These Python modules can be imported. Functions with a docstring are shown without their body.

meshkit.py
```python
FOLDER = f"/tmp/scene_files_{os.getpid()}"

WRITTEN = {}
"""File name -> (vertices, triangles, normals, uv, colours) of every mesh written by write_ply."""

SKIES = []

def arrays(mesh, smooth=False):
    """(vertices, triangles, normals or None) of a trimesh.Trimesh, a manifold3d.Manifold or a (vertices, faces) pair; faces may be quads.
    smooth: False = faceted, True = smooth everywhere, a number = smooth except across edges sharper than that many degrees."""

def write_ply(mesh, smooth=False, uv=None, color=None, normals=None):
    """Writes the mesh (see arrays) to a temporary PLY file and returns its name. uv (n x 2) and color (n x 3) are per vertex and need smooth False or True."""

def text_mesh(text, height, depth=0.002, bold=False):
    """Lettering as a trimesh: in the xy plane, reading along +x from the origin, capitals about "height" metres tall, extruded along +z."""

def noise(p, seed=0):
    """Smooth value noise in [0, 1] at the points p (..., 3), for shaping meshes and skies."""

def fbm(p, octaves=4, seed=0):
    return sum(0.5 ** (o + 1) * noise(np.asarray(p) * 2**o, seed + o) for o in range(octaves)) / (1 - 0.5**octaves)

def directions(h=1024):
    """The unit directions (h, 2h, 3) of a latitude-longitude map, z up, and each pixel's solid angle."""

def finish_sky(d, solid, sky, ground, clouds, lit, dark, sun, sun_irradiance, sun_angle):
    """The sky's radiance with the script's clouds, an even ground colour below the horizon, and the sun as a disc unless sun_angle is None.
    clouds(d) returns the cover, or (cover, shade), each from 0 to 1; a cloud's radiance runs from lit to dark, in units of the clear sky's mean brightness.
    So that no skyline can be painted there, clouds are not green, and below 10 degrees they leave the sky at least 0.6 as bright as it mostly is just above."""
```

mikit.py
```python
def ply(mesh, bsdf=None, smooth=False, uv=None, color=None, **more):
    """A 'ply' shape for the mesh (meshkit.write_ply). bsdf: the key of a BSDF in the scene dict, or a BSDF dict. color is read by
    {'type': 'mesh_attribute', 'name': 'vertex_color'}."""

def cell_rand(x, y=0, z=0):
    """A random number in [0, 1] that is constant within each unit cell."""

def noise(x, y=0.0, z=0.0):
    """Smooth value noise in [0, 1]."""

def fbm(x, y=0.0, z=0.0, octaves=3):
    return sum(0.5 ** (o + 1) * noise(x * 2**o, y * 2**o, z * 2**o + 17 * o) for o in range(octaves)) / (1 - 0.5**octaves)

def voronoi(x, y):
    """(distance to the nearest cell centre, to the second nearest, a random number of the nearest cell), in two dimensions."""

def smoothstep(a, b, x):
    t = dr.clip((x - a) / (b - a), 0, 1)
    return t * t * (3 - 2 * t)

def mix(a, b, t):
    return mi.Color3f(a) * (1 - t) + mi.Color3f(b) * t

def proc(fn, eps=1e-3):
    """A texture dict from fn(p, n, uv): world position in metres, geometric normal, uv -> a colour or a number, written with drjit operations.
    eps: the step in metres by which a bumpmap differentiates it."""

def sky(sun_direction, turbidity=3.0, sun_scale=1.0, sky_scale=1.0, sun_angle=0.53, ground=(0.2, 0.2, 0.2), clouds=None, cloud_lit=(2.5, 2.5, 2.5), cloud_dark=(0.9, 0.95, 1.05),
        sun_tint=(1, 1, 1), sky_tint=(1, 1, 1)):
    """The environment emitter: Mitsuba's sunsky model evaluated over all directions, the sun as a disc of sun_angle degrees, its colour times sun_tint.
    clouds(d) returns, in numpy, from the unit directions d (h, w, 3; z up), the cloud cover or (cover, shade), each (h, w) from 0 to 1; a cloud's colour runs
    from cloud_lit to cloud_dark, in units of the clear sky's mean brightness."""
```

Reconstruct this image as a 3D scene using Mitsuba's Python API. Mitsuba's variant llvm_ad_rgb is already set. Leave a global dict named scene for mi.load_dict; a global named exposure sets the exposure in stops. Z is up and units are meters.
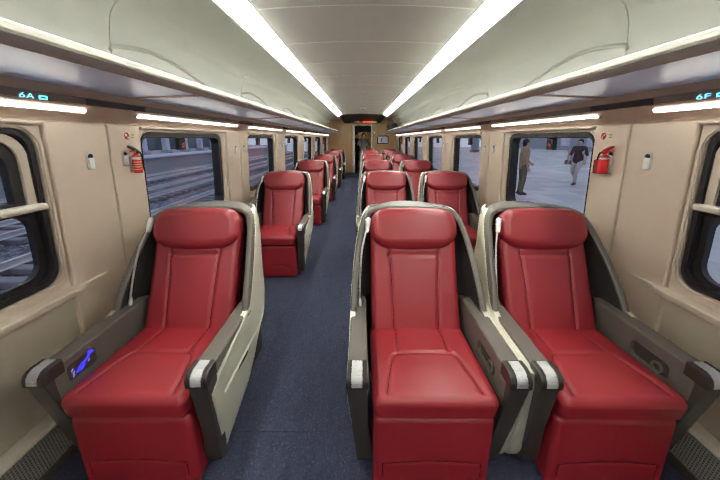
import math
import numpy as np
import trimesh
import manifold3d as m3
import drjit as dr
import mitsuba as mi
import mikit
import meshkit
from shapely.geometry import Polygon, LineString, box as sbox
from mikit import proc, fbm, noise, mix, smoothstep, cell_rand

T = mi.ScalarTransform4f
scene, labels = {}, {}

# ------------------------------------------------------------------ camera, light from outside, exposure
exposure = 0.92
F_PX, PPX, PPY, VX, VY = 300.0, 360.0, 210.0, 361.6, 138.4
EYE = np.array([-0.032, 0.0, 1.45])
pitch = math.atan((PPY - VY) / F_PX)
yaw = math.atan((VX - PPX) / F_PX * math.cos(pitch))
fw = np.array([-math.sin(yaw) * math.cos(pitch), math.cos(yaw) * math.cos(pitch), -math.sin(pitch)])
scene['camera'] = {
    'type': 'perspective', 'fov': 2 * math.degrees(math.atan(360.0 / F_PX)), 'fov_axis': 'x',
    'near_clip': 0.02, 'far_clip': 300.0,
    'principal_point_offset_x': 0.0, 'principal_point_offset_y': (240.0 - PPY) / 480.0,
    'to_world': T().look_at(origin=EYE.tolist(), target=(EYE + fw).tolist(), up=[0, 0, 1]),
}
DUSK = np.array([0.36, 0.42, 0.56])
scene['dusk_sky'] = {'type': 'constant', 'radiance': {'type': 'rgb', 'value': (DUSK * 0.72).tolist()}}
STRIP_RADIANCE = [12.5, 12.9, 11.7]      # the two long ceiling lights
BAR_RADIANCE = [6.0, 5.6, 5.0]        # the light bars over the windows

PITCH = 1.97          # one seat row, one window bay (metres)
ROWS = 6
BAY = 1.836            # window bay along the walls
Y_END, Y_BACK = 13.05, -2.2

# ------------------------------------------------------------------ materials
def rgb(*c):
    return {'type': 'rgb', 'value': list(c)}

def mat(key, c, rough=0.5, spec=0.5, **kw):
    scene[key] = {'type': 'twosided', 'bsdf': {'type': 'principled', 'base_color': rgb(*c) if not isinstance(c, dict) else c, 'roughness': rough, 'specular': spec, **kw}}
    return key

def bumped(key, c, rough, spec, fn, height, eps=1e-3, **kw):
    scene[key] = {'type': 'twosided', 'bsdf': {'type': 'bumpmap', 'arbitrary': proc(fn, eps), 'scale': height,
                  'bsdf': {'type': 'principled', 'base_color': rgb(*c) if not isinstance(c, dict) else c, 'roughness': rough, 'specular': spec, **kw}}}
    return key

def carpet_color(p, n, uv):
    a = noise(p.x * 260, p.y * 220)
    b = fbm(p.x * 30, p.y * 12, 0.0, 3)
    c = smoothstep(0.72, 0.9, noise(p.x * 210 + 7, p.y * 130))
    base = mix((0.019, 0.021, 0.036), (0.044, 0.048, 0.080), a * 0.6 + b * 0.4)
    return mix(base, (0.080, 0.088, 0.125), c * 0.4)

def wood_color(p, n, uv):
    g = fbm(p.x * 18, p.z * 1.2, 3.0, 3)
    h = noise(p.x * 130, p.z * 6)
    return mix((0.36, 0.20, 0.085), (0.50, 0.31, 0.15), g * 0.75 + h * 0.25)

def ballast_color(p, n, uv):
    a = noise(p.x * 11, p.y * 11)
    b = noise(p.x * 31, p.y * 31)
    c = fbm(p.x * 0.9, p.y * 0.5, 0.0, 3)
    return mix((0.045, 0.05, 0.062), (0.34, 0.36, 0.42), smoothstep(0.25, 0.9, a * 0.5 + b * 0.5) * (0.35 + 0.65 * c))

def grille_color(p, n, uv):
    y = p.y * 85.0
    z = p.z * 85.0
    fy = y - dr.floor(y) - 0.5
    fz = z - dr.floor(z) - 0.5
    hole = smoothstep(0.34, 0.28, dr.sqrt(fy * fy + fz * fz))
    return mix((0.19, 0.178, 0.16), (0.02, 0.018, 0.017), hole)

def platform_color(p, n, uv):
    gx, gy = p.x / 0.6, p.y / 0.6
    r = cell_rand(gx, gy)
    fx = dr.abs(gx - dr.floor(gx) - 0.5)
    fy = dr.abs(gy - dr.floor(gy) - 0.5)
    joint = smoothstep(0.485, 0.497, dr.maximum(fx, fy))
    tone = 0.36 + 0.10 * r + 0.12 * (fbm(p.x * 0.5, p.y * 0.25, 0.0, 3) - 0.5)
    return mix(mi.Color3f(tone, tone, tone * 1.02), mi.Color3f(0.25, 0.25, 0.26), joint * 0.6)

def leather_bump(p, n, uv):
    return noise(p.x * 260, p.y * 260, p.z * 260) * 0.5 + fbm(p.x * 9, p.y * 9, p.z * 9, 2) * 4.0

def plate_color(p, n, uv):
    s = p.y * 330.0
    f = s - dr.floor(s)
    line = smoothstep(0.60, 0.66, f) * smoothstep(0.98, 0.92, f) * smoothstep(0.35, 0.55, noise(p.x * 900, dr.floor(s) * 3.1))
    return mix((0.46, 0.46, 0.46), (0.22, 0.22, 0.22), line * 0.6)

bumped('leather', (0.212, 0.0140, 0.0195), 0.40, 0.5, leather_bump, 0.0005)
mat('leather_seam', (0.030, 0.002, 0.003), 0.7, 0.2)
mat('taupe_plastic', (0.098, 0.084, 0.073), 0.42, 0.45)
mat('dark_plastic', (0.036, 0.031, 0.028), 0.38, 0.45)
mat('liner_dark', (0.024, 0.022, 0.022), 0.65, 0.3)
mat('cream_shell', (0.52, 0.495, 0.405), 0.36, 0.5)
mat('cream_trim', (0.70, 0.66, 0.56), 0.4, 0.4)
mat('cap_black', (0.022, 0.018, 0.016), 0.25, 0.5)
mat('silver_plate', proc(plate_color), 0.35, 0.5, metallic=0.25)
mat('lamp_white', (0.78, 0.77, 0.74), 0.35, 0.5)
mat('lamp_grey', (0.42, 0.41, 0.40), 0.35, 0.5, metallic=0.5)
mat('wall_beige', (0.63, 0.515, 0.412), 0.45, 0.4)
mat('wall_low', (0.50, 0.435, 0.34), 0.5, 0.35)
mat('window_cream', (0.60, 0.515, 0.415), 0.42, 0.4)
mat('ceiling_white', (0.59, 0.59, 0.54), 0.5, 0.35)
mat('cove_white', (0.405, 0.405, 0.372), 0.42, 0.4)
mat('joint_white', (0.82, 0.81, 0.77), 0.45, 0.4)
mat('seam_grey', (0.20, 0.195, 0.18), 0.5, 0.3)
mat('arc_grey', (0.36, 0.35, 0.32), 0.4, 0.4)
mat('lip_cream', (0.60, 0.59, 0.505), 0.32, 0.5)
mat('lip_taupe', (0.28, 0.265, 0.255), 0.4, 0.45)
mat('rack_panel', (0.52, 0.70, 0.98), 0.30, 0.5)
mat('rail_taupe', (0.40, 0.345, 0.305), 0.35, 0.5)
mat('slot_brown', (0.15, 0.125, 0.110), 0.4, 0.45)
mat('rail_dark', (0.05, 0.042, 0.038), 0.35, 0.5)
mat('gasket_black', (0.012, 0.012, 0.013), 0.4, 0.4)
mat('carpet', proc(carpet_color), 0.95, 0.1)
mat('wood', proc(wood_color), 0.38, 0.4)
mat('grille', proc(grille_color), 0.5, 0.4)
mat('steel', (0.55, 0.55, 0.56), 0.3, 0.5, metallic=0.8)
mat('ballast', proc(ballast_color), 0.95, 0.1)
mat('platform_stone', proc(platform_color), 0.45, 0.4)
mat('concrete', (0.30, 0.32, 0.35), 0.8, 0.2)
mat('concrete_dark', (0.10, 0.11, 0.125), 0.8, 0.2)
mat('sleeper', (0.20, 0.205, 0.22), 0.9, 0.2)
mat('rail_steel', (0.50, 0.51, 0.54), 0.4, 0.5)
mat('pale_blue', (0.42, 0.47, 0.56), 0.5, 0.4)
mat('lilac_panel', (0.50, 0.47, 0.58), 0.5, 0.4)
mat('black_fabric', (0.012, 0.012, 0.014), 0.85, 0.2)
mat('navy_fabric', (0.030, 0.033, 0.050), 0.85, 0.2)
mat('grey_fabric', (0.27, 0.27, 0.27), 0.85, 0.2)
mat('pale_trousers', (0.40, 0.40, 0.37), 0.85, 0.2)
mat('tan_fabric', (0.36, 0.27, 0.185), 0.85, 0.2)
mat('olive_fabric', (0.13, 0.12, 0.085), 0.85, 0.2)
mat('slate_fabric', (0.13, 0.145, 0.155), 0.85, 0.2)
mat('skin', (0.52, 0.33, 0.235), 0.55, 0.35)
mat('hair', (0.012, 0.010, 0.009), 0.5, 0.4)
mat('shoe', (0.05, 0.045, 0.045), 0.6, 0.3)
mat('fire_red', (0.55, 0.018, 0.020), 0.3, 0.5)
mat('dark_red', (0.20, 0.010, 0.014), 0.35, 0.5)
mat('white_print', (0.80, 0.79, 0.76), 0.5, 0.3)
mat('sign_yellow', (0.62, 0.55, 0.33), 0.5, 0.3)
mat('screen_grey', (0.66, 0.67, 0.76), 0.12, 0.5)
mat('black_gloss', (0.012, 0.014, 0.013), 0.18, 0.5)
mat('panel_dark', (0.012, 0.015, 0.013), 0.5, 0.3)
mat('door_metal', (0.45, 0.44, 0.41), 0.35, 0.5)
scene['pane_glass'] = {'type': 'thindielectric', 'int_ior': 1.3}

def emit(c):
    return {'emitter': {'type': 'area', 'radiance': rgb(*c)}}

# ------------------------------------------------------------------ scene entries
def nm(base):
    if base not in scene and base not in labels:
        return base
    i = 1
    while f'{base}_{i:03d}' in scene or f'{base}_{i:03d}' in labels:
        i += 1
    return f'{base}_{i:03d}'

def put(key, mesh, m, smooth=35, loc=None, **more):
    """one entry of the scene; key taken -> numbered"""
    if key in scene:
        i = 1
        while f'{key}_{i:03d}' in scene: i += 1
        key = f'{key}_{i:03d}'
    d = mesh if isinstance(mesh, dict) else mikit.ply(mesh, m, smooth=smooth, **more)
    if loc is not None:
        d = {**d, 'to_world': T().translate(list(map(float, loc)))}
    scene[key] = d
    return key

def tag(key, label, category=None, group=None, kind=None):
    e = {'label': label}
    if category: e['category'] = category
    if group: e['group'] = group
    if kind: e['kind'] = kind
    labels[key] = e
    return key

def thing(base, label, category, group=None):
    return tag(nm(base), label, category, group)

def structure(key, label):
    return tag(key, label, None, None, 'structure')

# ------------------------------------------------------------------ mesh helpers
def tm(m):
    if hasattr(m, 'to_mesh'):
        q = m.to_mesh()
        return trimesh.Trimesh(q.vert_properties[:, :3], q.tri_verts, process=False)
    return m

def hull_pts(p):
    return tm(m3.Manifold.hull_points(np.asarray(p, float)))

def balls(centers, radii, seg=14):
    ms = [m3.Manifold.sphere(float(r), seg).translate([float(x) for x in c]) for c, r in zip(centers, radii)]
    return m3.Manifold.batch_hull(ms)

def rbox(c, s, r=0.006, seg=12):
    """box with rounded edges: centre, full size"""
    c, h = np.array(c, float), np.array(s, float) / 2
    r = min(r, h.min() * 0.95)
    pts = [c + (h - r) * np.array([i, j, k]) for i in (-1, 1) for j in (-1, 1) for k in (-1, 1)]
    return tm(balls(pts, [r] * 8, seg))

def cbox(c, s, b=0.003):
    """box with chamfered edges"""
    h = np.array(s, float) / 2
    b = min(b, h.min() * 0.9)
    p = []
    for i in (-1, 1):
        for j in (-1, 1):
            for k in (-1, 1):
                for q in ((b, 0, 0), (0, b, 0), (0, 0, b)):
                    e = h - np.array([b, b, b]) + np.array(q)
                    p.append(np.array(c, float) + e * [i, j, k])
    return hull_pts(p)

def bevel_x(poly, x0, x1, b=0.006):
    """convex polygon in (y, z) extruded along x with bevelled rims"""
    P = Polygon(poly)
    p = []
    for t, ins in ((0, b), (0.3, b * 0.3), (1, 0)):
        q = np.array(P.buffer(-ins, join_style=2).exterior.coords)[:-1] if ins > 0 else np.array(poly, float)
        for x in (x0 + b * t, x1 - b * t):
            p.append(np.column_stack([np.full(len(q), x), q]))
    return hull_pts(np.vstack(p))

def extrude(poly, d):
    return trimesh.creation.extrude_polygon(poly, d, engine='earcut')

def prism_y(poly, y0, y1, side=1):
    """polygon in (x, z) extruded along y; side=-1 mirrors x"""
    m = extrude(poly, y1 - y0)
    v = m.vertices
    out = np.column_stack([v[:, 0] * side, v[:, 2] + y0, v[:, 1]])
    f = m.faces if side < 0 else m.faces[:, ::-1]
    return trimesh.Trimesh(out, f, process=False)

def profile_y(pts, th, y0, y1, side=1):
    """open polyline in (x, z) thickened by th (to its left) and extruded along y"""
    p = np.array(pts, float)
    t = np.gradient(p, axis=0)
    t /= np.linalg.norm(t, axis=1, keepdims=True)
    n = np.column_stack([-t[:, 1], t[:, 0]])
    return prism_y(Polygon(np.vstack([p, (p + n * th)[::-1]])), y0, y1, side)

def curve(pts, n=24):
    """smooth curve through the points (Catmull-Rom)"""
    p = np.array(pts, float)
    q = np.vstack([2 * p[0] - p[1], p, 2 * p[-1] - p[-2]])
    out = []
    k = max(2, n // (len(p) - 1))
    for i in range(1, len(q) - 2):
        for t in np.linspace(0, 1, k, endpoint=False):
            out.append(0.5 * (2 * q[i] + (q[i + 1] - q[i - 1]) * t + (2 * q[i - 1] - 5 * q[i] + 4 * q[i + 1] - q[i + 2]) * t**2 + (3 * q[i] - q[i - 1] - 3 * q[i + 1] + q[i + 2]) * t**3))
    return np.vstack(out + [p[-1]])

def tube(pts, r, sides=8):
    p = np.array(pts, float)
    t = np.gradient(p, axis=0)
    t /= np.linalg.norm(t, axis=1, keepdims=True) + 1e-12
    ref = np.array([0.13, 0.29, 0.95]) if abs(t[0] @ [0.13, 0.29, 0.95]) < 0.9 else np.array([1.0, 0.1, 0])
    a = np.cross(t, ref); a /= np.linalg.norm(a, axis=1, keepdims=True)
    b = np.cross(t, a)
    ang = np.arange(sides) * 2 * np.pi / sides
    r = np.broadcast_to(r, (len(p),))
    v = p[:, None] + r[:, None, None] * (np.cos(ang)[None, :, None] * a[:, None] + np.sin(ang)[None, :, None] * b[:, None])
    n = len(p)
    f = []
    for i in range(n - 1):
        for j in range(sides):
            k = (j + 1) % sides
            f += [[i * sides + j, i * sides + k, (i + 1) * sides + k], [i * sides + j, (i + 1) * sides + k, (i + 1) * sides + j]]
    v = np.vstack([v.reshape(-1, 3), p[0], p[-1]])
    for j in range(sides):
        k = (j + 1) % sides
        f += [[n * sides, k, j], [n * sides + 1, (n - 1) * sides + j, (n - 1) * sides + k]]
    m = trimesh.Trimesh(v, f, process=False)
    if m.volume < 0: m.invert()
    return m

def grid_faces(n, m, off=0):
    i, j = np.meshgrid(np.arange(n - 1), np.arange(m - 1), indexing='ij')
    a = (i * m + j).ravel() + off
    return np.vstack([np.column_stack([a, a + m, a + m + 1]), np.column_stack([a, a + m + 1, a + 1])])

def solid_grids(A, B):
    """closed mesh between two point grids of one shape"""
    n, m = A.shape[:2]
    v = np.vstack([A.reshape(-1, 3), B.reshape(-1, 3)])
    N = n * m
    f = [grid_faces(n, m), grid_faces(n, m, N)[:, ::-1]]
    ring = [i * m for i in range(n)] + [(n - 1) * m + j for j in range(1, m)] + [i * m + m - 1 for i in range(n - 2, -1, -1)] + [j for j in range(m - 2, 0, -1)]
    r = np.array(ring); r2 = np.roll(r, -1)
    f += [np.column_stack([r, r2 + N, r2])[:, [0, 1, 2]], np.column_stack([r, r + N, r2 + N])]
    mesh = trimesh.Trimesh(v, np.vstack(f), process=False)
    if mesh.volume < 0: mesh.invert()
    return mesh

def seg_dist(x, y, line):
    d = np.full(x.shape, 9.0)
    for (ax, ay), (bx, by) in zip(line[:-1], line[1:]):
        dx, dy = bx - ax, by - ay
        t = np.clip(((x - ax) * dx + (y - ay) * dy) / (dx * dx + dy * dy + 1e-12), 0, 1)
        d = np.minimum(d, np.hypot(x - ax - t * dx, y - ay - t * dy))
    return d

class Pad:
    """upholstered pad: rounded outline, rolled edges, crowned face with sewn grooves, in a frame (o, ux, uy, un)"""
    def __init__(s, hw, hl, thick, r, rc, frame, crown=0.0, grooves=(), warp=None, gd=0.006, gw=0.007, taper=None):
        s.__dict__.update(hw=hw, hl=hl, thick=thick, r=r, rc=rc, frame=frame, crown=crown, grooves=grooves, warp=warp or (lambda x, y: (x, y)), gd=gd, gw=gw)
    def height(s, x, y, d):
        dd = np.clip(d, 0, s.r)
        h = -s.r + np.sqrt(np.maximum(s.r**2 - (s.r - dd)**2, 0)) + s.crown * (1 - (x / s.hw)**2) * (1 - (y / s.hl)**2)
        for g in s.grooves:
            h = h - s.gd * np.exp(-(seg_dist(x, y, g) / s.gw)**2)
        return h
    def place(s, x, y, h):
        o, ux, uy, un = s.frame
        x, y = s.warp(x, y)
        return np.asarray(o) + x[..., None] * ux + y[..., None] * uy + h[..., None] * un
    def mesh(s, n=70, m=60):
        def ax(k): 
            u = np.linspace(-1, 1, k)
            return u * (1.38 - 0.38 * u * u)
        S, Tt = np.meshgrid(ax(n), ax(m), indexing='ij')
        x, y = S * s.hw, Tt * s.hl
        dx, dy = s.hw - np.abs(x), s.hl - np.abs(y)
        a, b = np.maximum(s.rc - dx, 0), np.maximum(s.rc - dy, 0)
        corner = (a > 0) & (b > 0)
        a2 = a * np.sqrt(1 - b * b / (2 * s.rc**2)); b2 = b * np.sqrt(1 - a * a / (2 * s.rc**2))
        d = np.where(corner, s.rc - np.hypot(a2, b2), np.minimum(dx, dy))
        x = np.where(corner, np.sign(x) * (s.hw - s.rc + a2), x)
        y = np.where(corner, np.sign(y) * (s.hl - s.rc + b2), y)
        top = s.place(x, y, s.height(x, y, d))
        base = s.place(x * 0.97, y * 0.97, np.full(x.shape, -s.thick))
        return solid_grids(top, base)
    def seam(s, line, r=0.0022, n=40, lift=0.0):
        line = np.array(line, float)
        L = np.r_[0, np.cumsum(np.linalg.norm(np.diff(line, axis=0), axis=1))]
        q = np.linspace(0, L[-1], n)
        x, y = np.interp(q, L, line[:, 0]), np.interp(q, L, line[:, 1])
        d = np.minimum(s.hw - np.abs(x), s.hl - np.abs(y))
        return tube(s.place(x, y, s.height(x, y, d) + lift), r, 6)

X3, Y3, Z3 = np.eye(3)

# ------------------------------------------------------------------ floor
structure('floor', 'dark blue flecked carpet on the coach floor')
joints = [Y_BACK, -0.75, 1.22, 3.19, 5.16, 7.13, 9.10, 11.07, Y_END + 2.6]
for a, b in zip(joints[:-1], joints[1:]):
    put('floor__carpet', cbox((0, (a + b) / 2, -0.02), (2.96, b - a - 0.0012, 0.04), 0.0012), 'carpet', False)
put('floor__floor_slab', cbox((0, (Y_BACK + Y_END + 2.6) / 2, -0.08), (3.0, Y_END - Y_BACK + 2.6, 0.08)), 'rail_dark', False)

# ------------------------------------------------------------------ ceiling with its two lights
def ceil_z(x):
    return 2.312 - 0.050 * x * x
structure('ceiling', 'off-white arched coach ceiling of panels with pale joints')
cj = [Y_BACK, -0.801, -0.038, 0.725, 1.488] + [2.251 + 0.763 * k for k in range(12)] + [11.35]
for a, b in zip(cj[:-1], cj[1:]):
    xs = np.linspace(-0.735, 0.735, 25)
    put('ceiling__panel', prism_y(Polygon([(x, ceil_z(x)) for x in xs] + [(x, ceil_z(x) + 0.02) for x in xs[::-1]]), a + 0.003, b - 0.003), 'ceiling_white')
for y in cj[1:-1]:
    xs = np.linspace(-0.72, 0.72, 25)
    put('ceiling__joint_strip', prism_y(Polygon([(x, ceil_z(x) - 0.002) for x in xs] + [(x, ceil_z(x) + 0.01) for x in xs[::-1]]), y - 0.005, y + 0.005), 'joint_white')
put('ceiling__roof_skin', cbox((0, (Y_BACK + Y_END) / 2 + 1.3, 2.55), (3.4, Y_END - Y_BACK + 3.0, 0.05)), 'rail_dark', False)

for side, word in ((-1, 'left'), (1, 'right')):
    k = thing('ceiling_light_strip', f'glowing white light strip along the {word} edge of the ceiling', 'light strip')
    put(f'{k}__diffuser', prism_y(Polygon([(0.748, 2.281), (0.882, 2.226), (0.888, 2.24), (0.753, 2.295)]), Y_BACK + 0.05, 11.3, side), 'lamp_white', False, **emit(STRIP_RADIANCE))
    put(f'{k}__edge_trim', prism_y(Polygon([(0.884, 2.218), (0.900, 2.214), (0.902, 2.256), (0.890, 2.256)]), Y_BACK + 0.05, 11.35, side), 'cove_white', False)

k = thing('smoke_detector', 'small round smoke detector on the ceiling near the far end', 'smoke detector')
def lathe(prof, c, axis='z', n=28):
    m = trimesh.creation.revolve(np.array(prof, float), sections=n)
    if axis == 'y': m.apply_transform(trimesh.transformations.rotation_matrix(-np.pi / 2, [1, 0, 0]))
    if axis == 'x': m.apply_transform(trimesh.transformations.rotation_matrix(np.pi / 2, [0, 1, 0]))
    m.apply_translation(c)
    if m.volume < 0: m.invert()
    return m
put(f'{k}__body', lathe([(0, -0.03), (0.05, -0.03), (0.085, -0.012), (0.09, 0.002), (0, 0.002)], (0.01, 9.2, 2.311)), 'lamp_white')
put(f'{k}__vent', lathe([(0, -0.05), (0.026, -0.048), (0.032, -0.03), (0, -0.028)], (0.01, 9.2, 2.311)), 'seam_grey')

# ------------------------------------------------------------------ side walls, coves, racks, windows
WX, LEAN, ZL = 1.498, 0.040, 0.20

def wall_map(m, side):
    """(y, z, w) -> world; w is measured from the wall plane into the coach"""
    v = np.asarray(m.vertices)
    x = WX - v[:, 2] - LEAN * np.maximum(v[:, 1] - ZL, 0)
    out = trimesh.Trimesh(np.column_stack([side * x, v[:, 0], v[:, 1]]), np.array(m.faces), process=False)
    if out.volume < 0: out.invert()
    return out

def wall_pt(y, z, w, side):
    return np.array([side * (WX - w - LEAN * max(z - ZL, 0)), y, z])

def slab(y0, y1, z0, z1, w0, w1, r=0.008):
    return rbox(((y0 + y1) / 2, (z0 + z1) / 2, (w0 + w1) / 2), (y1 - y0, z1 - z0, w1 - w0), r, 10)

def rrect(y0, y1, z0, z1, r):
    return sbox(y0 + r, z0 + r, y1 - r, z1 - r).buffer(r, quad_segs=8)

def plate(poly, w0, w1):
    m = extrude(poly, w1 - w0)
    m.apply_translation([0, 0, w0])
    return m

def bevel_ring(outer, inner, w0, w1, b=0.006):
    """ring plate whose front inner and outer rims are chamfered"""
    a = plate(outer.difference(inner), w0, w1 - b)
    o2, i2 = outer.buffer(-b * 0.7), inner.buffer(b * 0.7)
    c = plate(o2.difference(i2), w1 - b - 0.0005, w1)
    return trimesh.util.concatenate([a, c])

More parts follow.
